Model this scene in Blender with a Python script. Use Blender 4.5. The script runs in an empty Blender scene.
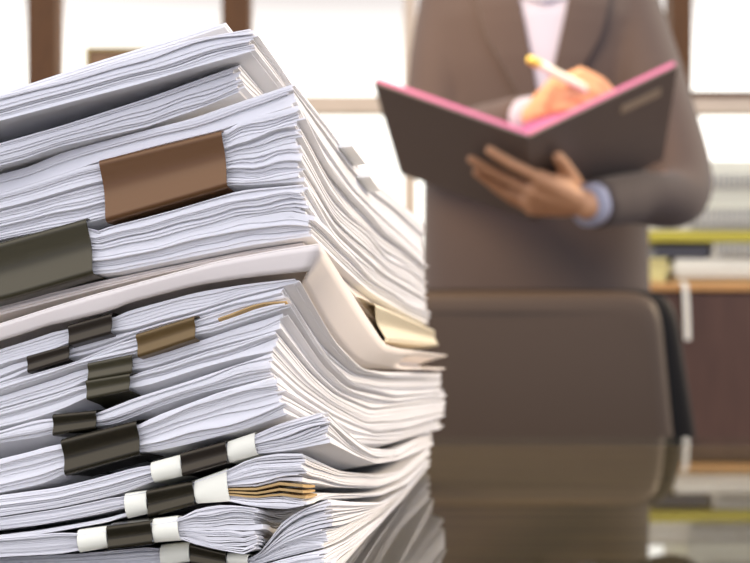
import bpy, math, random
import numpy as np
from mathutils import Vector, Matrix

rng = np.random.default_rng(7)
random.seed(7)
SC = bpy.context.scene
COL = SC.collection
F = 1042.0            # focal length in pixels (50 mm on 36 mm, 750 px wide)
CX, HY = 375.0, 348.0  # principal column and horizon row
EYE = 0.82            # camera height
TAB = 0.75            # table height


def P(px, py, Y):
    return Vector(((px - CX) * Y / F, Y, EYE + (HY - py) * Y / F))


# ------------------------------------------------------------------ materials
def new_mat(name):
    m = bpy.data.materials.new(name)
    m.use_nodes = True
    nt = m.node_tree
    return m, nt, nt.nodes['Principled BSDF']


def mat(name, col, rough=0.5, metal=0.0, noise=0.0, scale=40.0, coat=0.0, bump=0.0, stretch=None, spec=None, sheen=0.0):
    m, nt, b = new_mat(name)
    b.inputs['Roughness'].default_value = rough
    b.inputs['Metallic'].default_value = metal
    b.inputs['Coat Weight'].default_value = coat
    b.inputs['Coat Roughness'].default_value = 0.08
    if spec is not None:
        b.inputs['Specular IOR Level'].default_value = spec
    if sheen:
        b.inputs['Sheen Weight'].default_value = sheen
    c = (*col, 1)
    b.inputs['Base Color'].default_value = c
    if noise or bump:
        tc = nt.nodes.new('ShaderNodeTexCoord')
        mp = nt.nodes.new('ShaderNodeMapping')
        if stretch:
            mp.inputs['Scale'].default_value = stretch
        nz = nt.nodes.new('ShaderNodeTexNoise')
        nz.inputs['Scale'].default_value = scale
        nz.inputs['Detail'].default_value = 6
        nt.links.new(tc.outputs['Object'], mp.inputs['Vector'])
        nt.links.new(mp.outputs['Vector'], nz.inputs['Vector'])
        if noise:
            mx = nt.nodes.new('ShaderNodeMixRGB')
            mx.inputs['Color1'].default_value = tuple(max(0, x * (1 - noise)) for x in col) + (1,)
            mx.inputs['Color2'].default_value = tuple(min(1, x * (1 + noise)) for x in col) + (1,)
            nt.links.new(nz.outputs['Fac'], mx.inputs['Fac'])
            nt.links.new(mx.outputs['Color'], b.inputs['Base Color'])
        if bump:
            bp = nt.nodes.new('ShaderNodeBump')
            bp.inputs['Strength'].default_value = bump
            bp.inputs['Distance'].default_value = 0.002
            nt.links.new(nz.outputs['Fac'], bp.inputs['Height'])
            nt.links.new(bp.outputs['Normal'], b.inputs['Normal'])
    return m


def paper_mat(name, col, trans=0.18):
    m, nt, b = new_mat(name)
    b.inputs['Base Color'].default_value = (*col, 1)
    b.inputs['Roughness'].default_value = 0.75
    b.inputs['Specular IOR Level'].default_value = 0.25
    tr = nt.nodes.new('ShaderNodeBsdfTranslucent')
    tr.inputs['Color'].default_value = (*col, 1)
    mx = nt.nodes.new('ShaderNodeMixShader')
    mx.inputs['Fac'].default_value = trans
    out = nt.nodes['Material Output']
    nt.links.new(b.outputs[0], mx.inputs[1])
    nt.links.new(tr.outputs[0], mx.inputs[2])
    nt.links.new(mx.outputs[0], out.inputs['Surface'])
    return m


def fresnel_glass(name, tint, rough=0.015, ior=1.5, bump=0.0):
    m, nt, b = new_mat(name)
    nt.nodes.remove(b)
    out = nt.nodes['Material Output']
    tr = nt.nodes.new('ShaderNodeBsdfTransparent')
    tr.inputs['Color'].default_value = (*tint, 1)
    gl = nt.nodes.new('ShaderNodeBsdfGlossy')
    gl.inputs['Roughness'].default_value = rough
    gl.inputs['Color'].default_value = (1, 1, 1, 1)
    fr = nt.nodes.new('ShaderNodeFresnel')
    fr.inputs['IOR'].default_value = ior
    mx = nt.nodes.new('ShaderNodeMixShader')
    nt.links.new(fr.outputs[0], mx.inputs['Fac'])
    nt.links.new(tr.outputs[0], mx.inputs[1])
    nt.links.new(gl.outputs[0], mx.inputs[2])
    nt.links.new(mx.outputs[0], out.inputs['Surface'])
    if bump:
        tc = nt.nodes.new('ShaderNodeTexCoord')
        nz = nt.nodes.new('ShaderNodeTexNoise')
        nz.inputs['Scale'].default_value = 6
        nt.links.new(tc.outputs['Object'], nz.inputs['Vector'])
        bp = nt.nodes.new('ShaderNodeBump')
        bp.inputs['Strength'].default_value = bump
        bp.inputs['Distance'].default_value = 0.001
        nt.links.new(nz.outputs['Fac'], bp.inputs['Height'])
        nt.links.new(bp.outputs[0], gl.inputs['Normal'])
    return m


M = {}
M['paper'] = paper_mat('white_paper', (0.90, 0.895, 0.90), 0.28)
M['paper_cream'] = paper_mat('cream_card', (0.88, 0.81, 0.74), 0.15)
M['paper_pink'] = paper_mat('pale_cream_paper', (0.86, 0.79, 0.72))
M['kraft'] = mat('kraft_card', (0.44, 0.29, 0.115), 0.7, noise=0.15, scale=200)
M['band'] = mat('cream_paper_band', (0.80, 0.79, 0.66), 0.7, noise=0.03, scale=150)
M['clip_black'] = mat('black_enamel_steel', (0.009, 0.008, 0.005), 0.2, coat=0.0)
M['clip_char'] = mat('charcoal_enamel_steel', (0.013, 0.010, 0.009), 0.28, coat=0.0)
M['clip_olive'] = mat('olive_black_enamel_steel', (0.034, 0.031, 0.017), 0.28, coat=0.15)
M['clip_flare_bronze'] = mat('flare_bronzed_steel', (0.12, 0.075, 0.028), 0.3, metal=0.3, coat=0.15)  # bronze tone is warm flare put into the base colour
M['clip_flare_brown'] = mat('flare_browned_steel', (0.13, 0.060, 0.024), 0.3, metal=0.25, coat=0.15)  # brown here is the flare's tint painted into the clip colour
M['clip_gold'] = mat('gold_steel', (0.93, 0.84, 0.62), 0.34, metal=0.6)
for k_ in ('clip_black', 'clip_char', 'clip_olive', 'clip_flare_bronze', 'clip_flare_brown'):
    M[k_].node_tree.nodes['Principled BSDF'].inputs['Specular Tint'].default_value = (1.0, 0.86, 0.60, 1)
M['wire'] = mat('black_wire', (0.03, 0.03, 0.03), 0.3, metal=0.6)
M['wire_gold'] = mat('gold_wire', (0.85, 0.62, 0.2), 0.3, metal=0.9)
M['tab'] = mat('pale_tab_plastic', (0.93, 0.93, 0.90), 0.4)
M['wood_table'] = mat('dark_table_wood', (0.125, 0.080, 0.036), 0.5, noise=0.6, scale=9, stretch=(1.0, 9.0, 1.0))
M['glass_table'] = fresnel_glass('table_glass', (0.90, 0.96, 0.88), 0.012, 1.5, bump=0.06)
M['glass_pane'] = fresnel_glass('window_glass', (0.97, 0.98, 0.97), 0.01, 1.4)
M['leather'] = mat('black_leather', (0.052, 0.035, 0.022), 0.5, spec=0.22, bump=0.25, scale=260)
M['leather_dark'] = mat('black_leather_border', (0.008, 0.007, 0.006), 0.55, spec=0.1, bump=0.2, scale=260)
M['chrome'] = mat('chair_steel', (0.5, 0.5, 0.5), 0.25, metal=1.0)
M['plastic'] = mat('black_plastic', (0.02, 0.02, 0.02), 0.45)
M['frame_wood'] = mat('dark_brown_frame_wood', (0.095, 0.042, 0.012), 0.55, spec=0.2, noise=0.4, scale=14, stretch=(8, 8, 1))
M['rail_wood'] = mat('pale_tan_rail_wood', (0.52, 0.42, 0.29), 0.5, noise=0.15, scale=14, stretch=(1, 8, 8))
M['wall'] = mat('wall_plaster', (0.30, 0.25, 0.20), 0.9, noise=0.06, scale=30)
M['floor'] = mat('floor_tile', (0.22, 0.16, 0.11), 0.5, noise=0.2, scale=5)
M['cab'] = mat('cabinet_brown_wood', (0.088, 0.046, 0.030), 0.55, spec=0.2, noise=0.3, scale=8, stretch=(6, 6, 0.8))
M['cab_edge'] = mat('cabinet_orange_edge', (0.55, 0.27, 0.07), 0.45, noise=0.15, scale=20)
M['pic'] = mat('picture_brown', (0.20, 0.11, 0.04), 0.6, noise=0.9, scale=45)
M['pic_frame'] = mat('picture_gold_frame', (0.42, 0.33, 0.12), 0.4, metal=0.3)
M['suit'] = mat('dark_suit_cloth', (0.055, 0.038, 0.029), 0.85, noise=0.2, scale=400, sheen=0.1)
M['shirt'] = mat('pale_blue_shirt', (0.38, 0.38, 0.44), 0.8)
M['skin'] = mat('skin', (0.58, 0.30, 0.145), 0.55, noise=0.08, scale=60)
M['hair'] = mat('dark_hair', (0.02, 0.015, 0.012), 0.5)
M['eye'] = mat('eye', (0.6, 0.6, 0.6), 0.2)
M['shoe'] = mat('black_shoe_leather', (0.015, 0.013, 0.012), 0.3)
M['button'] = mat('dark_button', (0.03, 0.03, 0.035), 0.3)
M['folder'] = mat('dark_folder_board', (0.135, 0.108, 0.088), 0.42, noise=0.06, scale=120)
M['pink'] = mat('pink_folder_lining', (0.52, 0.14, 0.27), 0.6)
M['label_tape'] = mat('beige_label', (0.42, 0.33, 0.22), 0.5)
M['pen'] = mat('white_pen', (0.88, 0.84, 0.66), 0.3)
M['pen_gold'] = mat('gold_pen_end', (0.85, 0.65, 0.12), 0.3, metal=0.4)
M['yellow'] = mat('yellow_folder', (0.62, 0.52, 0.04), 0.5)
M['yellow_pale'] = mat('pale_yellow_paper', (0.80, 0.70, 0.28), 0.7)
M['doc_white'] = mat('document_paper', (0.86, 0.80, 0.62), 0.75)
M['doc_green'] = mat('pale_greenish_paper', (0.80, 0.77, 0.58), 0.75)
M['doc_dark'] = mat('dark_notebook_cover', (0.06, 0.055, 0.055), 0.5)
M['doc_blue'] = mat('dark_blue_cover', (0.07, 0.06, 0.16), 0.5)
M['coil'] = mat('grey_coil', (0.30, 0.31, 0.30), 0.35, metal=0.5)


# ------------------------------------------------------------------ mesh tools
class MB:
    def __init__(self):
        self.v = []
        self.f = []

    def add(self, vs, fs):
        o = len(self.v)
        self.v.extend([tuple(x) for x in vs])
        self.f.extend([tuple(i + o for i in q) for q in fs])

    def box(self, lo, hi):
        x0, y0, z0 = lo
        x1, y1, z1 = hi
        self.add([(x0, y0, z0), (x1, y0, z0), (x1, y1, z0), (x0, y1, z0), (x0, y0, z1), (x1, y0, z1), (x1, y1, z1), (x0, y1, z1)],
                 [(0, 3, 2, 1), (4, 5, 6, 7), (0, 1, 5, 4), (1, 2, 6, 5), (2, 3, 7, 6), (3, 0, 4, 7)])

    def hexa(self, bottom, top):
        n = len(bottom)
        self.add(list(bottom) + list(top), [tuple(range(n - 1, -1, -1)), tuple(range(n, 2 * n))] + [(i, (i + 1) % n, n + (i + 1) % n, n + i) for i in range(n)])

    def loft(self, rings, cap=True):
        n = len(rings[0])
        vs = [p for r in rings for p in r]
        fs = []
        for k in range(len(rings) - 1):
            for i in range(n):
                j = (i + 1) % n
                fs.append((k * n + i, k * n + j, (k + 1) * n + j, (k + 1) * n + i))
        if cap:
            fs.append(tuple(range(n - 1, -1, -1)))
            fs.append(tuple((len(rings) - 1) * n + i for i in range(n)))
        self.add(vs, fs)

    def chain(self, pts, radii, seg=14, round_ends=True):
        pts = [Vector(p) for p in pts]
        ps, rs = [], []
        if round_ends:
            d0 = (pts[0] - pts[1]).normalized()
            for a in (80, 55, 28):
                ps.append(pts[0] + d0 * radii[0] * math.sin(math.radians(a)))
                rs.append(radii[0] * math.cos(math.radians(a)))
        ps += pts
        rs += list(radii)
        if round_ends:
            d1 = (pts[-1] - pts[-2]).normalized()
            for a in (28, 55, 80):
                ps.append(pts[-1] + d1 * radii[-1] * math.sin(math.radians(a)))
                rs.append(radii[-1] * math.cos(math.radians(a)))
        rings = []
        up = None
        for i, p in enumerate(ps):
            a = ps[max(0, i - 1)]
            b = ps[min(len(ps) - 1, i + 1)]
            t = (b - a).normalized()
            if up is None:
                up = t.orthogonal().normalized()
            else:
                up = (up - t * up.dot(t))
                up = up.normalized() if up.length > 1e-6 else t.orthogonal().normalized()
            w = t.cross(up)
            rings.append([p + (up * math.cos(2 * math.pi * k / seg) + w * math.sin(2 * math.pi * k / seg)) * rs[i] for k in range(seg)])
        self.loft(rings)

    def ellipsoid(self, c, r, seg=20, rings=12):
        c = Vector(c)
        rr = []
        for i in range(rings + 1):
            a = -math.pi / 2 + math.pi * (i + 0.02) / (rings + 0.04)
            rr.append([c + Vector((r[0] * math.cos(a) * math.cos(2 * math.pi * k / seg), r[1] * math.cos(a) * math.sin(2 * math.pi * k / seg), r[2] * math.sin(a))) for k in range(seg)])
        self.loft(rr)


def setp(o, label=None, cat=None, group=None, kind=None):
    for k, v in (('label', label), ('category', cat), ('group', group), ('kind', kind)):
        if v:
            o[k] = v
    return o


def thing(name, loc, label, cat, group=None):
    e = bpy.data.objects.new(name, None)
    e.empty_display_size = 0.02
    COL.objects.link(e)
    e.location = loc
    return setp(e, label, cat, group)


def root_loc(o):
    l = Vector(o.location)
    while o.parent:
        o = o.parent
        l += Vector(o.location)
    return l


def link(name, v, f, m, parent=None, smooth=False, bevel=0.0):
    off = root_loc(parent) if parent else Vector((0, 0, 0))
    me = bpy.data.meshes.new(name)
    me.from_pydata([(a[0] - off.x, a[1] - off.y, a[2] - off.z) for a in v], [], f)
    me.materials.append(m)
    me.update()
    if smooth:
        me.polygons.foreach_set('use_smooth', [True] * len(me.polygons))
    o = bpy.data.objects.new(name, me)
    COL.objects.link(o)
    if parent:
        o.parent = parent
    if bevel:
        b = o.modifiers.new('Bevel', 'BEVEL')
        b.width = bevel
        b.segments = 3
        b.limit_method = 'ANGLE'
    return o


def obj(name, mb, m, parent=None, smooth=False, bevel=0.0):
    return link(name, mb.v, mb.f, m, parent, smooth, bevel)


# ------------------------------------------------------------------ paper bundles
LV, LS = 0.292, 0.208
S_S = np.concatenate([np.linspace(0, 0.115, 34), np.linspace(0.13, LS, 5)])
V_S = np.concatenate([np.linspace(0, 0.06, 9), np.linspace(0.068, LV, 26)])


def smooth_interp(xs, ys, q, sig):
    xs = np.array(xs, float)
    ys = np.array(ys, float)
    o = np.argsort(xs)
    xs, ys = xs[o], ys[o]
    g = np.linspace(-0.03, 0.33, 1441)
    # linear extension at the start keeps the ridge sharp, hold at the end
    sl = (ys[1] - ys[0]) / max(1e-6, xs[1] - xs[0])
    y = np.interp(g, xs, ys)
    y = np.where(g < xs[0], ys[0] + sl * (g - xs[0]), y)
    k = int(max(1, round(sig / (g[1] - g[0]))))
    t = np.arange(-3 * k, 3 * k + 1)
    w = np.exp(-0.5 * (t / k) ** 2)
    w /= w.sum()
    yp = np.concatenate([np.full(3 * k, y[0]), y, np.full(3 * k, y[-1])])
    y = np.convolve(yp, w, 'valid')
    return np.interp(q, g, y)


class Frame:
    """The plan of one bundle: its near corner, its left face and its right face."""

    def __init__(s, xc, Yc, xfar):
        s.C = np.array([(xc - CX) * Yc / F, Yc])
        best = None
        for a in np.linspace(-20, 30, 2001):
            r = math.radians(a)
            fx, fy = s.C[0] + LV * math.sin(r), s.C[1] + LV * math.cos(r)
            e = abs(fx / fy - (xfar - CX) / F)
            if best is None or e < best[0]:
                best = (e, r)
        r = best[1]
        s.u = np.array([-math.cos(r), math.sin(r)])   # along the left face
        s.w = np.array([math.sin(r), math.cos(r)])    # along the right face

    def on(s, px, py, d, out=0.0):
        k = (px - CX) / F
        o = -s.w if d is s.u else -s.u
        C = s.C + o * out
        t = (k * C[1] - C[0]) / (d[0] - k * d[1])
        Y = C[1] + t * d[1]
        return t, EYE + (HY - py) * Y / F

    def L(s, poly):
        return zip(*[s.on(x, y, s.u) for x, y in poly])

    def R(s, poly):
        return zip(*[s.on(x, y, s.w) for x, y in poly])


class Bundle:
    def __init__(b, xc, Yc, xfar, Lt, Lb, Rt, Rb, floor=0.0, pinch=(), ridge_b=None, sig=0.0016):
        b.fr = Frame(xc, Yc, xfar)
        b.floor = floor
        b.polys = (Lt, Lb, Rt, Rb)
        b.sig = sig
        b.pinch = pinch
        b.rx = 0.0 if ridge_b is None else (ridge_b - xc) * Yc / F

    def zz(b, s, v):
        s = np.asarray(s, float)
        v = np.asarray(v, float)
        Lt, Lb, Rt, Rb = b.polys
        out = []
        for Lp, Rp in ((Lt, Rt), (Lb, Rb)):
            ss, zs = b.fr.L(Lp)
            vs, zv = b.fr.R(Rp)
            zl = smooth_interp(ss, zs, s, b.sig)
            zr = smooth_interp(vs, zv, v, 0.006)
            z0 = smooth_interp(vs, zv, np.zeros(1), 0.006)[0]
            out.append(zl + zr - z0)
        t, bo = out
        bo = np.maximum(bo, TAB + b.floor)
        t = np.maximum(t, bo + 0.0012)
        for s0, s1 in b.pinch:
            d = np.maximum(0, np.maximum(s0 - s, s - s1))
            a = 0.0007 * np.exp(-(d / 0.003) ** 2) * np.exp(-(np.maximum(0, v - 0.045) / 0.02) ** 2)
            a = np.minimum(a, 0.3 * (t - bo))
            t = t - a
            bo = bo + a
        return t, bo

    def settle(b, below):
        """rest this bundle on the ones under it"""
        SS, VV = np.meshgrid(S_S, V_S, indexing='ij')
        t, bo = b.zz(SS, VV)
        b.raw = (t.copy(), bo.copy())
        X, Y = b.xy(SS, VV)
        for o in below:
            dx, dy = X - o.fr.C[0], Y - o.fr.C[1]
            s2 = dx * o.fr.u[0] + dy * o.fr.u[1]
            v2 = dx * o.fr.w[0] + dy * o.fr.w[1]
            ok = (s2 > -0.012) & (s2 < LS + 0.018) & (v2 > -0.012) & (v2 < LV + 0.018)
            ot = o.surf(s2, v2)[0]
            bo = np.where(ok, np.maximum(bo, ot + (0.0009 if b is BUN['cover'] else 0.0004)), bo)
        t = np.maximum(t, bo + 0.0010)
        b.grid = (t, bo)

    def lookup(b, g, s, v):
        s = np.clip(s, -0.005, LS + 0.005)
        v = np.clip(v, -0.005, LV + 0.005)
        i = np.clip(np.searchsorted(S_S, s, 'right') - 1, 0, len(S_S) - 2)
        j = np.clip(np.searchsorted(V_S, v, 'right') - 1, 0, len(V_S) - 2)
        a = (s - S_S[i]) / (S_S[i + 1] - S_S[i])
        c = (v - V_S[j]) / (V_S[j + 1] - V_S[j])
        return g[i, j] * (1 - a) * (1 - c) + g[i + 1, j] * a * (1 - c) + g[i, j + 1] * (1 - a) * c + g[i + 1, j + 1] * a * c

    def surf(b, s, v):
        s = np.asarray(s, float)
        v = np.asarray(v, float)
        return b.lookup(b.grid[0], s, v), b.lookup(b.grid[1], s, v)

    def lift(b, s, v):
        s = np.asarray(s, float)
        v = np.asarray(v, float)
        return b.lookup(b.grid[0] - b.raw[0], s, v), b.lookup(b.grid[1] - b.raw[1], s, v)

    def xy(b, s, v, ox=0.0):
        return (b.fr.C[0] + b.fr.u[0] * s + b.fr.w[0] * v + ox, b.fr.C[1] + b.fr.u[1] * s + b.fr.w[1] * v)


def sheets_mesh(b, idx, data, smax=None, vmax=None):
    """One mesh of the sheets whose numbers are in idx."""
    V, Fc = [], []
    nS, nV = len(S_S), len(V_S)
    for i in idx:
        zlo, zhi, jf, jr, rot, tm = data[i]
        jb = 0.003 * 0
        SS, VV = np.meshgrid(S_S, V_S, indexing='ij')
        s2 = SS * (LS + jr + jb) / LS - jr + rot * (VV - LV / 2)
        v2 = VV * (LV + jf) / LV - jf - rot * (SS - LS / 2)
        ox = b.rx * (1 - tm)
        X, Y = b.xy(s2, v2, ox)
        s3, v3 = s2 + ox * b.fr.u[0], v2 + ox * b.fr.w[0]
        zlo, zhi = b.lookup(zlo, s3, v3), b.lookup(zhi, s3, v3)
        if smax:
            ia, ja = int(np.searchsorted(S_S, smax)), int(np.searchsorted(V_S, vmax))
            X, Y, zhi, zlo = X[:ia, :ja], Y[:ia, :ja], zhi[:ia, :ja], zlo[:ia, :ja]
            nS, nV = X.shape
        top = np.stack([X, Y, zhi], -1)
        bot = np.stack([X, Y, zlo], -1)
        base = sum(len(a) for a in V)
        V.append(top.reshape(-1, 3))
        V.append(bot.reshape(-1, 3))
        I = np.arange(nS * nV).reshape(nS, nV)
        q = np.stack([I[:-1, :-1], I[:-1, 1:], I[1:, 1:], I[1:, :-1]], -1).reshape(-1, 4)
        Fc.append(q + base)                    # top (order fixed below by recalculating)
        Fc.append(q[:, ::-1] + base + nS * nV)
        o = base + 2 * nS * nV
        for edge, flip in ((np.s_[:, 0], False), (np.s_[0, :], True), (np.s_[:, -1], True), (np.s_[-1, :], False)):
            a, c = top[edge], bot[edge]
            n = len(a)
            V.append(a)
            V.append(c)
            k = np.arange(n - 1)
            fq = np.stack([k, k + 1, k + 1 + n, k + n], -1) + o
            Fc.append(fq if flip else fq[:, ::-1])
            o += 2 * n
    V = np.concatenate(V)
    Fc = np.concatenate(Fc)
    # u x w points down, so turn every face round
    return V, Fc[:, ::-1]


def make_sheets(b, n, ruffle=1.0, jit=0.0006, fill=0.88, thick=()):
    SS, VV = np.meshgrid(S_S, V_S, indexing='ij')
    zt, zb = b.grid
    th = np.maximum(1e-4, zt - zb)
    w = np.clip(0.16 + 0.9 * np.exp(-(SS / 0.028) ** 1.5), 0, 1) * np.clip(0.25 + 0.75 * np.exp(-(VV / 0.16) ** 2), 0, 1) * ruffle
    for s0, s1 in b.pinch:
        d = np.maximum(0, np.maximum(s0 - SS, SS - s1))
        w = w * (1 - 0.9 * np.exp(-(d / 0.006) ** 2))
    w = np.clip(w, 0, 1)
    G = np.zeros((n,) + SS.shape)
    shared = [rng.uniform(0, 6.28, 6) for _ in range(max(1, n // 3 + 1))]
    for i in range(n):
        ph = shared[i // 3]
        p2 = rng.uniform(0, 6.28, 3)
        a = 0.5 * np.sin(SS * 2 * math.pi / 0.055 + VV * 30 + ph[0]) + 0.3 * np.sin(SS * 2 * math.pi / 0.026 + ph[1] + VV * 55) \
            + 0.3 * np.sin(SS * 2 * math.pi / 0.017 + p2[0]) + 0.25 * np.sin(VV * 2 * math.pi / 0.11 + p2[1])
        G[i] = np.exp(rng.normal(0, 0.3)) * np.maximum(0.12, 1 + 0.95 * w * a)
        if i in thick:
            G[i] = 2.1 * (1 + 0.15 * w * a)
    c = np.cumsum(G, 0)
    tot = c[-1]
    data = []
    jf0 = 0.0
    for i in range(n):
        lo = (c[i] - G[i]) / tot
        g = G[i] / tot
        fl = 1 - (1 - fill) * (0.35 + 0.65 * w) * rng.uniform(0.5, 1.5)
        zlo = zb + th * lo
        zhi = zlo + np.maximum(0.00012, th * g * fl)
        jf0 = 0.6 * jf0 + rng.normal(0, jit)
        jr = rng.normal(0, jit) + (abs(rng.normal(0, 0.0012)) if rng.random() < 0.15 else 0)
        q = 0.5 if i in (0, n - 1) else 1.0
        if i in thick:
            zhi = zlo + 0.72 * (zhi - zlo)
        data.append((zlo, zhi, jf0 * q, jr * q, rng.normal(0, 0.0022) * q, (i + 0.5) / n))
    return data


def paper_thing(name, b, n, label, cat, group, special=None, ruffle=1.0, jit=0.0006, material='paper', fill=0.88):
    zt, zb = b.surf(np.array([0.1]), np.array([0.14]))
    x, y = b.xy(0.1, 0.14)
    t = thing(name, (x, y, float(zb[0])), label, cat, group)
    special = special or {}
    data = make_sheets(b, n, ruffle, jit, fill, tuple(special) if b is BUN['13'] else ())
    used = set(k for k in special)
    V, Fc = sheets_mesh(b, [i for i in range(n) if i not in used], data)
    link('page_block', V.tolist(), Fc.tolist(), M[material], t, smooth=False)
    for k, (pn, pm, pl, sm_, vm_) in special.items():
        V, Fc = sheets_mesh(b, [k], data, sm_, vm_)
        o = link(pn, V.tolist(), Fc.tolist(), M[pm], t)
        if pl:
            o['label'] = pl
    b.thing = t
    return t


# ------------------------------------------------------------------ clips and bands on a face
class Strip:
    """a clip's or band's outline (TL, TR, BR, BL in picture rows) laid on a face of a bundle"""

    def __init__(q, b, corners, face, n=7, out=0.0):
        d = b.fr.u if face == 'L' else b.fr.w
        (a, za), (c, zc), (e, ze), (g, zg) = [b.fr.on(x, y, d, out) for x, y in corners]
        q.b, q.face, q.n = b, face, n
        f = np.linspace(0, 1, n)
        q.st, q.sb = a + (c - a) * f, g + (e - g) * f
        q.s = (q.st + q.sb) / 2
        z = np.zeros(n)
        lt, lb = b.lift(q.s, z) if face == 'L' else b.lift(z, q.s)
        q.zt = za + (zc - za) * f + lt
        q.zb = zg + (ze - zg) * f + lb
        q.d = d
        q.o = -b.fr.w if face == 'L' else -b.fr.u
        q.ox = 0.0

    def paper(q, k, dep):
        x, y = np.array([q.s[k]]), np.array([dep])
        t, bo = q.b.surf(x, y) if q.face == 'L' else q.b.surf(y, x)
        return float(t[0]), float(bo[0])

    def point(q, s, out, z):
        C = q.b.fr.C
        return (C[0] + q.d[0] * s + q.o[0] * out + q.ox, C[1] + q.d[1] * s + q.o[1] * out, z)

    def rings(q, prof):
        rr = []
        for k in range(q.n):
            r = []
            for out, z in prof(k):
                a = (q.zt[k] - z) / max(1e-6, q.zt[k] - q.zb[k])
                a = min(1.15, max(-0.15, a))
                r.append(q.point(q.st[k] + (q.sb[k] - q.st[k]) * a, out, z))
            rr.append(r)
        return rr


def thick_profile(pts, t):
    pts = [np.array(p, float) for p in pts]
    off = []
    for i, p in enumerate(pts):
        a = pts[max(0, i - 1)]
        c = pts[min(len(pts) - 1, i + 1)]
        d = c - a
        d /= max(1e-9, np.linalg.norm(d))
        off.append(p + t * np.array([d[1], -d[0]]))
    return [tuple(p) for p in pts] + [tuple(p) for p in off[::-1]]


def make_clip(b, corners, m, label, group='binder clips on the paper pile', face='L', depth=0.014, out=0.0024, wire='wire'):
    q = Strip(b, corners, face, 9, out * (0.7 if face == 'L' else 1.0))
    mid = q.n // 2
    root = thing('binder_clip', q.point(q.s[mid], out, float(q.zb[mid])), label, 'binder clip', group)

    def prof(k):
        T, B = q.zt[k], q.zb[k]
        h = T - B
        ti, bi = q.paper(k, depth)
        tm, bm = q.paper(k, depth * 0.4)
        e = 0.0002 if face == 'L' else 0.0005
        r = min(0.0012, h * 0.10)
        pts = [(-depth, bi - e), (-depth * 0.4, min(bm - e, B + 0.3 * r))]
        for a in (-90, -60, -30, 0):          # lower rounded lip, standing a little proud
            pts.append((out - r + r * math.cos(math.radians(a)), B + r + r * math.sin(math.radians(a))))
        n = 12
        for i in range(n + 1):                # slightly hollow edges and a bowed middle
            f = i / n
            z = B + 1.5 * r + (h - 3 * r) * f
            pts.append((out - min(0.0002, 0.015 * h) - min(0.0012, h * 0.085) * math.sin(math.pi * f) ** 1.2, z))
        for a in (0, 30, 60, 90):
            pts.append((out - r + r * math.cos(math.radians(a)), T - r + r * math.sin(math.radians(a))))
        pts += [(-depth * 0.4, max(tm + e, T - 0.3 * r)), (-depth, ti + e)]
        return thick_profile(pts, 0.0003)

    mb = MB()
    mb.loft(q.rings(prof))
    ob_ = obj('clip_body', mb, M[m], root, smooth=True)
    es = ob_.modifiers.new('Edges', 'EDGE_SPLIT')
    es.split_angle = math.radians(40)
    width = abs(q.s[-1] - q.s[0])
    for up in (True, False):
        hw = width * 0.36
        c = (q.s[0] + q.s[-1]) / 2
        pts = []
        L = max(0.012, min(0.024, width * 0.8))
        for a, dep in ((-0.9, depth - 0.001), (-0.75, depth + L * 0.5), (-0.45, depth + L * 0.92), (0, depth + L), (0.45, depth + L * 0.92), (0.75, depth + L * 0.5), (0.9, depth - 0.001)):
            sg = c + a * hw
            x, y = np.array([sg]), np.array([dep])
            t, bo = b.surf(x, y) if face == 'L' else b.surf(y, x)
            z = float(t[0]) + 0.0005 if up else float(bo[0]) - 0.0005
            pts.append(q.point(sg, -dep, max(z, TAB + 0.0006)))
        w = MB()
        w.chain(pts, [0.0004] * len(pts), 6)
        obj('wire_handle', w, M[wire], root, smooth=True)
    return root


def make_band(b, corners, parent, label=None):
    q = Strip(b, corners, 'L', 7, 0.0010)

    def prof(k):
        T, B = q.zt[k], q.zb[k]
        h = T - B
        t, bo = q.paper(k, 0.012)
        e = 0.0001
        pts = [(-0.012, bo - e), (-0.001, B + 0.0001)]
        for i in range(9):
            f = i / 8
            pts.append((0.0002 + 0.0014 * math.sin(math.pi * f) ** 0.7, B + h * (0.03 + 0.94 * f)))
        pts += [(-0.001, T - 0.0001), (-0.012, t + e)]
        return thick_profile(pts, 0.0002)
    mb = MB()
    mb.loft(q.rings(prof))
    o = obj('paper_band', mb, M['band'], parent, smooth=True)
    es = o.modifiers.new('Edges', 'EDGE_SPLIT')
    es.split_angle = math.radians(40)
    if label:
        o['label'] = label


def prange(b, *cs):
    """the stretch of a left face that clips or bands cover"""
    ss = [b.fr.on(x, y, b.fr.u)[0] for x, y in cs]
    return (min(ss), max(ss))


PG = 'paper bundles in the big pile'
BUN = {}


def bundle(key, xc, Yc, xfar, Lt, Lb, Rt, Rb, **kw):
    b = Bundle(xc, Yc, xfar, Lt, Lb, Rt, Rb, **kw)
    BUN[key] = b
    return b


CL = {   # clip outlines as rows of TL, TR, BR, BL
    '1': [(100, 161), (222, 131), (228, 187), (107, 222)],
    '2': [(-32, 252), (87, 219), (94, 274), (-26, 309)],
    'a': [(69, 326), (113, 314), (112, 333), (70, 345)],
    'b': [(28, 357), (70, 345), (70, 359), (29, 372)],
    'c': [(137, 335), (195, 317), (196, 338), (139, 357)],
    'd1': [(89, 364), (133, 355), (133, 372), (89, 380)],
    'd2': [(87, 381), (131, 374), (130, 390), (88, 399)],
    'e': [(54, 415), (97, 411), (97, 428), (54, 435)],
    'f': [(62, 440), (137, 421), (141, 454), (66, 475)],
    'g': [(181, 454), (226, 442), (228, 462), (183, 475)],
    'h': [(147, 491), (193, 482), (195, 504), (149, 517)],
    'i': [(107, 527), (151, 521), (153, 543), (109, 549)],
    'j': [(190, 544), (226, 553), (226, 568), (191, 563)],
}


def pr(b, *pts):
    b.pinch = b.pinch + (prange(b, *pts),)


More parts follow.
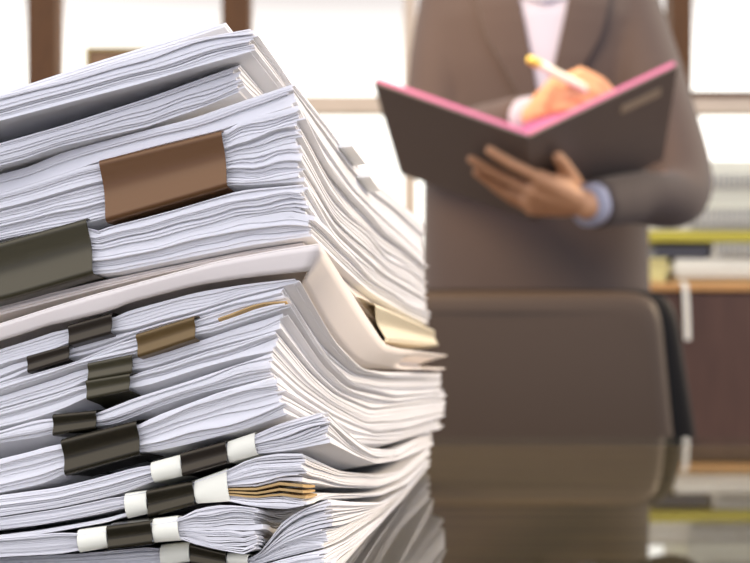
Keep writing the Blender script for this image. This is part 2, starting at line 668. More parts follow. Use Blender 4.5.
# --- top group
bundle('0', 226, 0.318, 335, [(-40, 108), (0, 93), (100, 60), (170, 39), (226, 22)], [(-40, 112), (0, 98), (100, 66), (170, 45), (226, 26)],
       [(226, 22), (290, 105), (335, 158)], [(226, 26), (290, 109), (335, 161)])
bundle('1', 251, 0.300, 352, [(-30, 101), (0, 94), (60, 79), (125, 58), (190, 39), (251, 28)], [(-30, 128), (0, 121), (60, 105), (140, 84), (200, 66), (247, 53)],
       [(251, 28), (288, 84), (352, 168)], [(249, 53), (288, 104), (352, 180)])
bundle('2', 239, 0.307, 340, [(-30, 151), (0, 143), (60, 126), (150, 97), (238, 65)], [(-30, 173), (0, 165), (60, 150), (130, 132), (200, 108), (236, 93)],
       [(239, 65), (265, 96), (340, 182)], [(239, 93), (265, 118), (340, 197)])
bundle('3a', 292, 0.302, 423, [(-30, 182), (0, 173), (25, 167), (60, 152), (100, 141), (150, 128), (190, 118), (230, 104), (292, 83)],
       [(-30, 200), (0, 193), (60, 174), (100, 160), (160, 144), (222, 129), (250, 118), (275, 111), (295, 104)],
       [(292, 83), (320, 118), (345, 152), (375, 182), (423, 224)], [(294, 104), (320, 146), (350, 188), (390, 228), (423, 258)])
bundle('3b', 298, 0.301, 424, [(-30, 201), (0, 194), (60, 175), (100, 161), (222, 130), (240, 121), (275, 112), (298, 105)],
       [(-30, 249), (0, 240), (50, 230), (107, 221), (150, 210), (190, 199), (228, 187), (300, 182)],
       [(298, 105), (320, 148), (350, 190), (390, 230), (424, 260)], [(298, 182), (330, 229), (380, 274), (424, 300)], ridge_b=300)
bundle('4', 304, 0.300, 425, [(-32, 252), (0, 243), (87, 222), (94, 231), (110, 226), (135, 220), (180, 208), (240, 190), (304, 184)],
       [(-26, 309), (0, 302), (94, 275), (150, 268), (200, 258), (250, 248), (308, 240)],
       [(304, 184), (330, 231), (380, 276), (425, 302)], [(304, 240), (330, 264), (350, 282), (375, 298), (400, 312), (425, 324)], ridge_b=310)
bundle('4c', 304, 0.305, 424, [(-26, 312), (0, 305), (94, 282), (150, 270), (200, 260), (250, 250), (304, 242)], [(-26, 320), (0, 315), (94, 290), (150, 276), (200, 265), (250, 254), (304, 248)],
       [(304, 245), (330, 270), (350, 287), (375, 306), (400, 320), (424, 332)], [(304, 248), (330, 274), (350, 296), (375, 328), (388, 341), (424, 347)])
# --- cream card folder
bundle('cover', 320, 0.296, 447, [(-40, 337), (0, 325), (50, 309), (90, 297), (160, 278), (220, 262), (280, 251), (320, 245)],
       [(-40, 360), (0, 347), (70, 329), (113, 316), (140, 307), (200, 291), (250, 283), (293, 277)],
       [(320, 245), (340, 276), (362, 311), (385, 346), (400, 350), (447, 356)], [(320, 277), (340, 322), (362, 358), (385, 368), (440, 371)], sig=0.0025)
# --- middle group, each with its own clip
bundle('5', 296, 0.301, 440, [(-30, 359), (0, 350), (35, 339), (69, 327), (113, 316), (140, 308), (200, 292), (250, 284), (296, 279)],
       [(-30, 376), (0, 366), (40, 355), (70, 344), (113, 333), (150, 326), (200, 310), (240, 298), (296, 287)],
       [(296, 279), (333, 346), (360, 369), (385, 372), (440, 373)], [(296, 287), (329, 347), (357, 373), (385, 378), (440, 379)])
bundle('6', 284, 0.302, 441, [(-30, 381), (0, 369), (28, 358), (70, 346), (90, 342), (120, 334), (160, 325), (200, 312), (240, 299), (284, 288)],
       [(-30, 392), (0, 381), (29, 371), (72, 358), (100, 349), (135, 335), (160, 327), (200, 317), (240, 305), (284, 296)],
       [(284, 288), (322, 347), (352, 374), (385, 380), (441, 380)], [(284, 296), (320, 354), (350, 380), (385, 386), (441, 386)])
bundle('7', 289, 0.300, 442, [(-30, 393), (0, 383), (75, 362), (100, 351), (137, 336), (195, 318), (212, 315), (230, 309), (255, 303), (289, 297)],
       [(-30, 404), (0, 395), (89, 370), (110, 365), (139, 356), (196, 338), (240, 324), (289, 312)],
       [(289, 297), (322, 355), (350, 381), (385, 387), (442, 387)], [(289, 312), (322, 364), (350, 388), (390, 397), (442, 392)])
bundle('8', 281, 0.301, 444, [(-30, 405), (0, 396), (60, 377), (89, 365), (133, 356), (160, 352), (200, 340), (240, 326), (281, 313)],
       [(-30, 418), (0, 409), (60, 392), (89, 381), (133, 372), (160, 364), (200, 351), (240, 340), (281, 330)],
       [(281, 313), (315, 362), (345, 388), (390, 398), (444, 393)], [(281, 330), (310, 371), (335, 394), (370, 409), (444, 400)])
bundle('9', 276, 0.301, 445, [(-30, 419), (0, 410), (60, 393), (88, 382), (131, 374), (160, 367), (205, 352), (240, 342), (276, 331)],
       [(-30, 434), (0, 427), (30, 420), (60, 410), (88, 399), (130, 391), (160, 382), (200, 369), (240, 358), (276, 351)],
       [(276, 331), (310, 373), (335, 395), (370, 410), (445, 401)], [(276, 351), (300, 381), (330, 404), (365, 423), (400, 421), (445, 412)])
bundle('10', 272, 0.301, 443, [(-30, 440), (0, 431), (30, 422), (54, 416), (97, 411), (110, 408), (135, 398), (180, 384), (240, 364), (272, 353)],
       [(-30, 448), (0, 442), (54, 434), (97, 428), (120, 421), (160, 405), (200, 392), (240, 383), (272, 375)],
       [(272, 353), (300, 383), (330, 405), (365, 424), (400, 422), (443, 413)], [(272, 375), (300, 400), (330, 417), (370, 433), (400, 430), (443, 419)])
bundle('11', 274, 0.299, 436, [(-30, 467), (0, 458), (30, 451), (62, 441), (137, 422), (180, 406), (220, 391), (274, 376)],
       [(-30, 499), (0, 492), (35, 485), (66, 475), (141, 454), (190, 443), (240, 430), (274, 418)],
       [(274, 376), (300, 401), (330, 418), (370, 434), (400, 431), (436, 420)], [(274, 418), (320, 434), (345, 446), (380, 446), (436, 430)], ridge_b=287)
# --- lower group with the cream paper bands
bundle('12', 324, 0.300, 430, [(-30, 499), (0, 495), (60, 487), (100, 477), (150, 463), (254, 433), (275, 425), (300, 417), (324, 412)],
       [(-30, 521), (0, 516), (60, 507), (110, 496), (154, 483), (257, 455), (290, 450), (328, 443)],
       [(324, 412), (345, 433), (370, 448), (395, 450), (430, 431)], [(324, 443), (350, 456), (372, 464), (395, 460), (430, 445)], floor=0.006, ridge_b=330)
bundle('13', 304, 0.301, 429, [(-30, 522), (0, 518), (60, 509), (100, 501), (124, 494), (193, 481), (226, 469), (250, 459), (280, 452), (304, 453)],
       [(-30, 544), (0, 541), (60, 531), (127, 519), (195, 504), (230, 502), (240, 507), (270, 510), (302, 508)],
       [(304, 453), (340, 471), (380, 475), (400, 471), (429, 446)], [(304, 508), (320, 500), (350, 499), (380, 496), (405, 485), (429, 462)], floor=0.0045)
bundle('14', 256, 0.299, 352, [(-30, 541), (0, 538), (77, 531), (177, 517), (200, 508), (225, 504), (258, 508)],
       [(-30, 560), (0, 557), (79, 553), (180, 541), (215, 549), (253, 556)],
       [(258, 508), (280, 512), (310, 505), (352, 495)], [(258, 556), (280, 548), (310, 530), (352, 505)], floor=0.003, ridge_b=254)
bundle('15', 328, 0.304, 427, [(-30, 560), (0, 558), (79, 554), (160, 546), (180, 543), (215, 551), (240, 558), (253, 556), (263, 551), (278, 524), (300, 510), (328, 499)],
       [(-30, 572), (0, 571), (160, 566), (190, 563), (235, 568), (258, 566), (275, 560), (325, 548)],
       [(328, 498), (350, 501), (380, 502), (405, 488), (427, 464)], [(328, 548), (345, 540), (380, 516), (405, 492), (427, 468)], floor=0.0012, ridge_b=324)
bundle('16', 325, 0.302, 425, [(-30, 573), (0, 572), (160, 569), (235, 569), (258, 567), (275, 561), (325, 549)], [(-30, 700), (0, 700), (325, 700)],
       [(325, 549), (345, 541), (380, 517), (405, 493), (425, 469)], [(325, 700), (425, 701)], floor=0.0002, ridge_b=322)

for bk, pts in (('3b', CL['1']), ('4', CL['2']), ('5', CL['a']), ('6', CL['b']), ('7', CL['c']), ('8', CL['d1']), ('9', CL['d2']), ('10', CL['e']), ('11', CL['f']),
                ('12', [(150, 463), (257, 455)]), ('13', [(124, 494), (230, 502)]), ('14', [(77, 531), (180, 540)]), ('15', [(160, 550), (250, 560)])):
    pr(BUN[bk], *pts)

below = []
for key in ('16', '15', '14', '13', '12', '11', '10', '9', '8', '7', '6', '5', 'cover', '4c', '4', '3b', '3a', '2', '1', '0'):
    BUN[key].settle(below)
    below.append(BUN[key])

PB = 'paper_bundle'
paper_thing(PB, BUN['0'], 3, 'few loose white sheets lying twisted on the very top of the paper pile', 'paper', PG, jit=0.0004)
paper_thing(PB, BUN['1'], 16, 'unclipped white paper bundle at the top of the pile, overhanging a dark gap', 'paper', PG, ruffle=0.8)
paper_thing(PB, BUN['2'], 14, 'thin white paper bundle set back under the topmost overhanging bundle', 'paper', PG, ruffle=0.5)
t3a = paper_thing(PB, BUN['3a'], 9, 'white paper bundle just above the large flare-browned clip, with two tabs on its right edge', 'paper', PG, ruffle=0.5, fill=0.96)
paper_thing(PB, BUN['3b'], 38, 'thick fanned white paper bundle held by the large flare-browned binder clip', 'paper', PG)
paper_thing(PB, BUN['4'], 27, 'white paper bundle held by the big olive black clip at the left picture edge', 'paper', PG)
paper_thing(PB, BUN['4c'], 4, 'thin paper bundle held by the gold clip, just above the cream card folder', 'paper', PG, ruffle=0.3, material='paper_pink')
paper_thing(PB, BUN['5'], 6, 'thin white paper bundle right under the cream folder, held by the upper small charcoal clip', 'paper', PG)
paper_thing(PB, BUN['6'], 5, 'thin white paper bundle held by the small charcoal clip nearest the left edge', 'paper', PG)
paper_thing(PB, BUN['7'], 8, 'white paper bundle with a tan sheet in it, held by the flare-bronzed clip', 'paper', PG, special={5: ('tan_sheet', 'kraft', 'tan sheet between white sheets', 0.023, 0.03)})
paper_thing(PB, BUN['8'], 8, 'white paper bundle held by the upper of the two small olive clips that touch', 'paper', PG)
paper_thing(PB, BUN['9'], 10, 'white paper bundle held by the lower of the two small olive clips that touch', 'paper', PG)
paper_thing(PB, BUN['10'], 10, 'white paper bundle held by the small black clip just above the large black clip', 'paper', PG)
paper_thing(PB, BUN['11'], 20, 'thick fanned white paper bundle held by the large black clip in the lower pile', 'paper', PG)
t12 = paper_thing(PB, BUN['12'], 16, 'white paper bundle with cream bands around the dark grey clip, uppermost banded bundle', 'paper', PG, fill=0.74)
t13 = paper_thing(PB, BUN['13'], 22, 'white paper bundle with cream bands and three tan folders showing at its corner', 'paper', PG, fill=0.74,
                  special={k: ('tan_folder', 'kraft', 'tan card folder', 0.030, 0.022) for k in (5, 6, 7)})
t14 = paper_thing(PB, BUN['14'], 22, 'banded white paper bundle whose fanned corner bulges left of the others near the bottom', 'paper', PG, fill=0.74)
t15 = paper_thing(PB, BUN['15'], 22, 'white paper bundle curling up at its corner, right of the bulging banded bundle', 'paper', PG, fill=0.74)
paper_thing(PB, BUN['16'], 16, 'lowest white paper bundle of the pile, lying flat on the glass table', 'paper', PG)

# cream card folder: one bent card with a flared front
bc = BUN['cover']
SS, VV = np.meshgrid(S_S, V_S, indexing='ij')
zt, zb = bc.grid
tf = thing('card_folder', (float(bc.xy(0.1, 0.14)[0]), float(bc.xy(0.1, 0.14)[1]), float(zb[20, 12])), 'large smooth cream card folder draped over the lower clipped bundles in the pile', 'folder')


def card_mesh():
    # upper leaf edge flares out, lower edge tucks in: outer skin of the bent card
    nS, nV = SS.shape
    V, Fc = [], []
    th = 0.0006
    lev = [(0.0, 0.0), (0.25, 0.0007), (0.5, 0.0016), (0.75, 0.0026), (1.0, 0.0038)]   # (share of the drop, inset)
    rows = []
    I = np.arange(nS * nV).reshape(nS, nV)
    V.append(np.stack([*bc.xy(SS, VV), zt], -1).reshape(-1, 3))
    q = np.stack([I[:-1, :-1], I[:-1, 1:], I[1:, 1:], I[1:, :-1]], -1).reshape(-1, 4)
    Fc.append(q[:, ::-1])
    # perimeter path: from far left along the front to the corner and back along the right
    per = [(i, 0) for i in range(nS - 1, -1, -1)] + [(0, j) for j in range(1, nV)]
    o = nS * nV
    for k, (sh, ins) in enumerate(lev):
        r = []
        for i, j in per:
            s, v = SS[i, j], VV[i, j]
            g = min(1, max(0, (v - 0.15) / 0.07)) if i == 0 else 0
            g = g * g * (3 - 2 * g)
            if j == 0 and i > 0:
                a, c = s + ins * max(0, 1 - s / 0.05), v + 0.45 * ins
            elif i == 0 and j > 0:
                a, c = s + 2.3 * ins * (1 - g) + g * (0, 0.011, 0.017, 0.011, 0.001)[k], v + ins * max(0, 1 - v / 0.05)
            else:
                a, c = s + ins, v + 0.45 * ins
            x, y = bc.xy(a, c)
            z0_, z1_ = (float(bc.lookup(g_, np.array([a]), np.array([c]))[0]) for g_ in bc.grid)
            z = z0_ + (z1_ - z0_) * sh
            r.append((float(x), float(y), float(z)))
        V.append(np.array(r))
    V = np.concatenate(V)
    n = len(per)
    fs = []
    for k in range(len(lev) - 1):
        for a in range(n - 1):
            fs.append((o + k * n + a, o + k * n + a + 1, o + (k + 1) * n + a + 1, o + (k + 1) * n + a))
    faces = [tuple(x) for a in Fc for x in a.tolist()] + [f[::-1] for f in fs]
    return V.tolist(), faces


V, Fc = card_mesh()
o = link('folder_card', V, Fc, M['paper_cream'], tf, smooth=True)
sd = o.modifiers.new('Solid', 'SOLIDIFY')
sd.thickness = 0.0005
sd.offset = -1

for key, corners in (('12', [[(150, 463), (180, 455), (183, 476), (154, 483)], [(227, 442), (254, 433), (257, 455), (229, 463)]]),
                     ('13', [[(124, 494), (146, 491), (148, 514), (127, 519)], [(194, 481), (226, 469), (230, 502), (196, 504)]]),
                     ('14', [[(77, 531), (106, 527), (108, 548), (79, 553)], [(152, 520), (177, 517), (180, 541), (154, 543)]]),
                     ('15', [[(160, 546), (189, 543), (190, 562), (161, 566)], [(227, 554), (248, 556), (248, 565), (228, 565)]])):
    for c in corners:
        make_band(BUN[key], c, BUN[key].thing, 'cream paper band')

make_clip(BUN['3b'], CL['1'], 'clip_flare_brown', 'large flare-browned binder clip high on the left face of the pile')
make_clip(BUN['4'], CL['2'], 'clip_olive', 'biggest olive black binder clip, cut off by the left picture edge')
make_clip(BUN['5'], CL['a'], 'clip_char', 'small charcoal binder clip just under the cream folder')
make_clip(BUN['6'], CL['b'], 'clip_char', 'small charcoal binder clip nearest the left edge, below another charcoal one')
make_clip(BUN['7'], CL['c'], 'clip_flare_bronze', 'medium flare-bronzed binder clip on the bundle with the tan sheet')
make_clip(BUN['8'], CL['d1'], 'clip_olive', 'upper of two touching small olive binder clips')
make_clip(BUN['9'], CL['d2'], 'clip_olive', 'lower of two touching small olive binder clips')
make_clip(BUN['10'], CL['e'], 'clip_black', 'small black binder clip just above the left end of the large black clip')
make_clip(BUN['11'], CL['f'], 'clip_black', 'large glossy black binder clip in the lower pile')
make_clip(BUN['12'], CL['g'], 'clip_char', 'dark grey binder clip between cream bands, highest of the banded clips')
make_clip(BUN['13'], CL['h'], 'clip_black', 'black binder clip between cream bands, left of the tan folders')
make_clip(BUN['14'], CL['i'], 'clip_black', 'black binder clip between cream bands on the bundle with the bulging corner')
make_clip(BUN['15'], CL['j'], 'clip_black', 'lowest black binder clip, mostly cut off by the bottom picture edge')
make_clip(BUN['4c'], [(374, 303), (434, 330), (438, 346), (386, 341)], 'clip_gold', 'shiny gold binder clip sticking out of the right side of the pile', face='R', out=0.007, depth=0.010, wire='wire_gold')

# two small index tabs on the right edge of bundle 3a
fr = BUN['3a'].fr
for (x0, y0, x1, y1) in ((338, 150, 353, 168), (357, 180, 368, 194)):
    v0, z0 = fr.on(x0, y0, fr.w)
    v1, z1 = fr.on(x1, y1, fr.w)
    mb = MB()
    lo, hi = [], []
    for v, z in ((v0, z0), (v1, z1)):
        for out in (-0.006, 0.005):
            x = fr.C[0] + fr.w[0] * v - fr.u[0] * out
            y = fr.C[1] + fr.w[1] * v - fr.u[1] * out
            lo.append((x, y, z + 0.0005 + 0.0006 * (out > 0)))
            hi.append((x, y, z + 0.0017 + 0.0006 * (out > 0)))
    order = (0, 1, 3, 2)
    mb.hexa([lo[k] for k in order], [hi[k] for k in order])
    obj('index_tab', mb, M['tab'], t3a)

# ------------------------------------------------------------------ table
tt = thing('desk', (0.1, 0.0, 0.0), 'dark wooden desk with a reflective glass top under the paper pile', 'desk')
ED = 0.82
mb = MB()
mb.box((-1.0, -0.75, TAB - 0.045), (1.25, ED - 0.002, TAB - 0.006))
obj('tabletop', mb, M['wood_table'], tt, bevel=0.004)
mb = MB()
nx, ny = 2, 2
mb.add([(-1.0, -0.75, TAB), (1.25, -0.75, TAB), (1.25, ED, TAB), (-1.0, ED, TAB), (-1.0, -0.75, TAB - 0.0055), (1.25, -0.75, TAB - 0.0055), (1.25, ED, TAB - 0.0055), (-1.0, ED, TAB - 0.0055)],
       [(0, 1, 2, 3), (0, 4, 5, 1), (1, 5, 6, 2), (2, 6, 7, 3), (3, 7, 4, 0)])
obj('glass_sheet', mb, M['glass_table'], tt)
for x, y in ((-0.9, -0.65), (1.15, -0.65), (-0.9, ED - 0.12), (1.15, ED - 0.12)):
    mb = MB()
    mb.box((x - 0.035, y - 0.035, 0.0), (x + 0.035, y + 0.035, TAB - 0.045))
    obj('leg', mb, M['wood_table'], tt, bevel=0.003)
mb = MB()
mb.box((-0.865, ED - 0.11, 0.35), (1.115, ED - 0.09, TAB - 0.045))
obj('modesty_panel', mb, M['wood_table'], tt)

# ------------------------------------------------------------------ chair
YC = 1.43
tc = thing('office_chair', (0.18, YC + 0.0, 0.0), 'black leather office chair with a wide backrest behind the desk', 'chair')


def slab(cx, z0, z1, hw0, hw1, y0, y1, lean, r, n=40, bulge=0.012, rows=9):
    """rounded upright cushion; hw0 at z0 and hw1 at z1"""
    zc, hz = (z0 + z1) / 2, (z1 - z0) / 2
    rings = []
    for k in range(rows):
        a = math.pi * k / (rows - 1)
        yy = (y0 + y1) / 2 - (y1 - y0) / 2 * math.cos(a)
        sc = 1 - r * (1 - math.sin(a) ** 0.6)
        ring = []
        for i in range(n):
            t = 2 * math.pi * i / n
            c, s = math.cos(t), math.sin(t)
            e = 0.16
            ux = math.copysign(abs(c) ** e, c)
            uz = math.copysign(abs(s) ** e, s)
            f = (uz + 1) / 2
            hw = hw0 + (hw1 - hw0) * f
            kk = 1 - (1 - sc) * 0.02 / 0.02
            x = cx + ux * (hw - r * (1 - math.sin(a) ** 0.6))
            z = zc + uz * (hz - r * (1 - math.sin(a) ** 0.6))
            b_ = -bulge * (1 - ux * ux * 0.8) * (1 - uz * uz * 0.8) if k < rows // 2 else 0
            ring.append((x, yy + lean * (z - z0) + b_, z))
        rings.append(ring)
    mb = MB()
    mb.loft(rings)
    return mb


ztop = EYE + (HY - 287) * YC / F
obj('back_shell', slab(0.175, 0.48, ztop, 0.303, 0.247, YC, YC + 0.05, 0.06, 0.02), M['leather_dark'], tc, smooth=True)
obj('back_cushion', slab(0.172, 0.50, ztop - 0.004, 0.254, 0.224, YC - 0.022, YC + 0.03, 0.06, 0.03, bulge=0.02), M['leather'], tc, smooth=True)
mb = MB()
mb.box((-0.06, YC - 0.46, 0.42), (0.41, YC + 0.02, 0.51))
obj('seat', mb, M['leather'], tc, smooth=True, bevel=0.03)
mb = MB()
mb.chain([(0.175, YC - 0.2, 0.10), (0.175, YC - 0.2, 0.42)], [0.028, 0.028], 16, False)
obj('gas_column', mb, M['chrome'], tc, smooth=True)
for k in range(5):
    a = 2 * math.pi * k / 5 + 0.3
    mb = MB()
    c, s = math.cos(a), math.sin(a)
    mb.chain([(0.175, YC - 0.2, 0.115), (0.175 + 0.28 * c, YC - 0.2 + 0.28 * s, 0.075)], [0.028, 0.018], 10)
    lg = obj('base_arm', mb, M['plastic'], tc, smooth=True)
    mb = MB()
    x, y = 0.175 + 0.27 * c, YC - 0.2 + 0.27 * s
    mb.chain([(x - 0.022 * s, y + 0.022 * c, 0.028), (x + 0.022 * s, y - 0.022 * c, 0.028)], [0.028, 0.028], 16, False)
    obj('caster', mb, M['plastic'], lg, smooth=True)

# ------------------------------------------------------------------ room: floor, window wall
YW = 3.4
mb = MB()
mb.box((-3.0, -1.6, -0.05), (3.4, YW + 0.1, 0.0))
setp(obj('floor', mb, M['floor']), kind='structure')
SILL = 0.86
HEAD = 2.35
mb = MB()
mb.box((-3.0, YW, 0.0), (3.4, YW + 0.1, SILL))
setp(obj('wall_back', mb, M['wall']), kind='structure')
mb = MB()
mb.box((-3.0, YW, HEAD), (3.4, YW + 0.1, 2.7))
setp(obj('trim_1', mb, M['wall']), kind='structure')


def wx(px):
    return (px - CX) * YW / F


posts = [(-190, -160), (28, 57), (222, 250), (404, 416), (671, 691), (960, 985)]
rz0, rz1 = EYE + (HY - 112) * YW / F, EYE + (HY - 96) * YW / F
for i in range(5):
    # each window runs from the middle of one post to the middle of the next
    a0, a1 = posts[i]
    b0, b1 = posts[i + 1]
    xl, xl2 = wx((a0 + a1) / 2), wx(a1)
    xr2, xr = wx(b0), wx((b0 + b1) / 2)
    e = thing('window_%d' % (i + 1), ((xl + xr) / 2, YW + 0.03, SILL), None, None)
    e['kind'] = 'structure'
    mb = MB()
    mb.box((xl2, YW - 0.01, HEAD - 0.06), (xr2, YW + 0.07, HEAD))
    mb.box((xl2, YW - 0.01, SILL), (xr2, YW + 0.07, SILL + 0.06))
    obj('window_frame', mb, M['frame_wood'], e)
    for (u0, u1, pk) in ((xl + 0.0003, xl2, i), (xr2, xr - 0.0003, i + 1)):
        mb = MB()
        mb.box((u0, YW - 0.01, SILL), (u1, YW + 0.07, HEAD))
        obj('window_stile', mb, M['rail_wood'] if pk == 3 else M['frame_wood'], e)  # third post gets pale wood: its bright lighting is put into the colour
    mb = MB()
    mb.box((xl2, YW - 0.005, rz0), (xr2, YW + 0.06, rz1))
    obj('window_rail', mb, M['rail_wood'] if i in (2, 4) else M['rail_wood'], e)
    mb = MB()
    mb.box((xl2, YW + 0.028, SILL + 0.06), (xr2, YW + 0.032, rz0))
    mb.box((xl2, YW + 0.028, rz1), (xr2, YW + 0.032, HEAD - 0.06))
    gv = MB()
    for z0, z1 in ((SILL + 0.06, rz0), (rz1, HEAD - 0.06)):
        gv.add([(xl2, YW + 0.03, z0), (xr2, YW + 0.03, z0), (xr2, YW + 0.03, z1), (xl2, YW + 0.03, z1)], [(0, 1, 2, 3)])
    obj('pane', gv, M['glass_pane'], e)
    if i == 4:
        mb = MB()
        mb.box((xl2, YW - 0.012, rz1 - 0.004), (xr2, YW + 0.062, rz1 + 0.014))
        obj('rail_cap', mb, M['frame_wood'], e)

# framed picture standing on the rail behind the pile
px0, px1 = wx(87), wx(196)
zt_ = EYE + (HY - 49) * YW / F
tp = thing('picture_frame', ((px0 + px1) / 2, YW - 0.02, rz1), 'brown picture in a thin gold frame against the window, behind the pile', 'picture')
mb = MB()
fw = 0.009
YP = YW - 0.012
mb.box((px0, YP - 0.015, rz1), (px0 + fw, YP + 0.005, zt_))
mb.box((px1 - fw, YP - 0.015, rz1), (px1, YP + 0.005, zt_))
mb.box((px0 + fw, YP - 0.015, zt_ - fw), (px1 - fw, YP + 0.005, zt_))
mb.box((px0 + fw, YP - 0.015, rz1), (px1 - fw, YP + 0.005, rz1 + fw))
obj('frame', mb, M['pic_frame'], tp)
mb = MB()
mb.box((px0 + fw, YP - 0.006, rz1 + fw), (px1 - fw, YP + 0.004, zt_ - fw))
obj('picture', mb, M['pic'], tp)

# ------------------------------------------------------------------ cabinet and documents
YK = 2.55
kz = EYE + (HY - 283) * YK / F
kx0, kx1 = (632 - CX) * YK / F, 1.9
tk = thing('cabinet', ((kx0 + kx1) / 2, YK + 0.2, 0.0), 'low brown wooden cabinet with an orange front edge, right behind the chair', 'cabinet')
mb = MB()
mb.box((kx0, YK + 0.012, 0.0), (kx1, YK + 0.45, kz - 0.02))
obj('body', mb, M['cab'], tk)
mb = MB()
mb.box((kx0 - 0.005, YK - 0.005, kz - 0.02), (kx1 + 0.005, YK + 0.455, kz))
obj('top_board', mb, M['cab_edge'], tk, bevel=0.003)
nd = 3
for k in range(nd):
    x0 = kx0 + 0.01 + (kx1 - kx0 - 0.02) * k / nd + 0.003
    x1 = kx0 + 0.01 + (kx1 - kx0 - 0.02) * (k + 1) / nd - 0.003
    mb = MB()
    mb.box((x0, YK - 0.004, 0.06), (x1, YK + 0.0115, kz - 0.03))
    dr = obj('door', mb, M['cab'], tk, bevel=0.002)
    mb = MB()
    mb.chain([(x1 - 0.04, YK - 0.022, 0.45), (x1 - 0.04, YK - 0.022, 0.56)], [0.006, 0.006], 8)
    obj('door_handle', mb, M['chrome'], dr, smooth=True)

DG = 'documents piled on the cabinet'
YD = YK + 0.03


def kz_(py):
    return EYE + (HY - py) * YD / F


def kx_(px):
    return (px - CX) * YD / F


def doc(name, label, px0, px1, y0, y1, m, n=6, dep=0.30, tilt=0.0, jit=0.002, cover=None, coil=None, dy=0.0, cat='document'):
    """y0 is the lower row, y1 the upper one"""
    z0, z1 = kz_(y0) + 0.0004, kz_(y1)
    x0, x1 = kx_(px0), kx_(px1)
    t = thing(name, ((x0 + x1) / 2, YD + dep / 2, z0), label, cat, DG)
    mb = MB()
    h = z1 - z0
    a0 = 0.0
    ct = 0.0
    if cover:
        ct = min(0.003, h * 0.15)
    for k in range(n):
        a = z0 + ct + (h - 2 * ct) * k / n
        b_ = z0 + ct + (h - 2 * ct) * (k + 0.9) / n
        j1, j2, j3 = (random.uniform(-1, 1) * jit for _ in range(3))
        q = [(x0 + j1, YD + dy + j2, 0), (x1 + j3, YD + dy + j2 + tilt, 0), (x1 + j3, YD + dy + dep + tilt, 0), (x0 + j1, YD + dy + dep, 0)]
        mb.hexa([(p[0], p[1], a) for p in q], [(p[0], p[1], b_) for p in q])
    obj('pages', mb, M[m], t)
    if cover:
        for zz0, zz1 in ((z0, z0 + ct), (z1 - ct, z1)):
            mb = MB()
            mb.box((x0 - 0.003, YD + dy - 0.003, zz0), (x1 + 0.003, YD + dy + dep + 0.003, zz1))
            obj('cover', mb, M[cover], t)
    if coil:
        c0, c1 = kx_(coil[0]), kx_(coil[1])
        rz = h * 0.46
        ry = min(rz, 0.012)
        turns = int((c1 - c0) / 0.0125)
        pts = []
        for q in range(turns * 10 + 1):
            a = 2 * math.pi * q / 10
            pts.append((c0 + (c1 - c0) * q / (turns * 10), YD + dy - 0.006 - ry * 0.6 - ry * math.cos(a), (z0 + z1) / 2 + rz * math.sin(a)))
        mb = MB()
        mb.chain(pts, [0.0017] * len(pts), 6, False)
        obj('spiral_coil', mb, M['coil'], t, smooth=True)
    return t


doc('file_folder', 'brown card file lowest of the documents on the cabinet', 672, 830, 283, 277, 'kraft', 2, cat='folder')
doc('notepad', 'pale yellow notepads stacked at the left end of the cabinet pile', 640, 668, 283, 258, 'yellow_pale', 7, dep=0.2, jit=0.006, cat='notepad')
doc('paper_stack', 'white paper stack on the brown file on the cabinet', 674, 826, 277, 258, 'doc_white', 6, jit=0.008, cat='paper')
doc('notebook', 'dark notebook lying under the left half of the yellow folder', 655, 708, 257, 246, 'doc_dark', 3, dep=0.24, cover='doc_dark', cat='notebook')
doc('spiral_document', 'spiral bound white document just under the yellow folder, beside the dark notebook', 713, 828, 257, 243, 'doc_white', 4, coil=(716, 826))
doc('yellow_folder', 'bright yellow folder in the middle of the documents on the cabinet', 648, 832, 242, 231, 'yellow', 3, tilt=0.01, cat='folder', dy=-0.012)
doc('spiral_document', 'spiral bound document with a dark blue cover lying on the yellow folder', 645, 830, 230, 208, 'doc_white', 6, cover='doc_white', coil=(688, 826), jit=0.004)
doc('paper_stack', 'white paper stack between the two upper spiral bound documents', 688, 830, 208, 190, 'doc_green', 6, jit=0.003, cat='paper')
doc('spiral_document', 'topmost spiral bound document, under the pale cream paper stack', 697, 828, 190, 175, 'doc_white', 4, coil=(700, 826))
doc('paper_stack', 'pale cream paper stack at the very top of the cabinet pile', 699, 832, 175, 160, 'doc_green', 5, jit=0.002, cat='paper')
# paper strip hanging over the cabinet edge
mb = MB()
xa, xb = (681 - CX) * (YK - 0.02) / F, (687 - CX) * (YK - 0.02) / F
zs = [(YK + 0.03, kz + 0.0012), (YK - 0.004, kz + 0.0025), (YK - 0.014, kz - 0.006), (YK - 0.016, kz - 0.05), (YK - 0.018, kz - 0.14)]
rings = []
for k, (yy, z) in enumerate(zs):
    sx = 0.0025 * k
    rings.append([(xa + sx, yy, z), (xb + sx, yy, z), (xb + sx, yy + 0.0008, z + (0.0006 if k < 2 else 0)), (xa + sx, yy + 0.0008, z + (0.0006 if k < 2 else 0))])
mb.loft(rings)
setp(obj('paper_strip', mb, M['doc_white']), 'narrow white paper strip hanging over the front edge of the cabinet beside the chair', 'paper')

# ------------------------------------------------------------------ person
S0 = P(528, 137, 1.42)                      # near end of the folder's spine
A = P(373, 82, 1.42) - S0                    # left leaf
B = P(678, 66, 1.42) - S0                    # right leaf
D = Vector((0.042, 0.225, -0.088))           # along the spine


def leafY(px, py):
    """distance at which a sight line meets the folder"""
    n_ = (A if px < 529 else B).cross(D)
    r = Vector(((px - CX) / F, 1.0, (HY - py) / F))
    e = Vector((0, 0, EYE))
    return (S0 - e).dot(n_) / r.dot(n_)


def under(px, py, Y, gap=0.031):
    return P(px, py, min(Y, leafY(px, py) - gap))


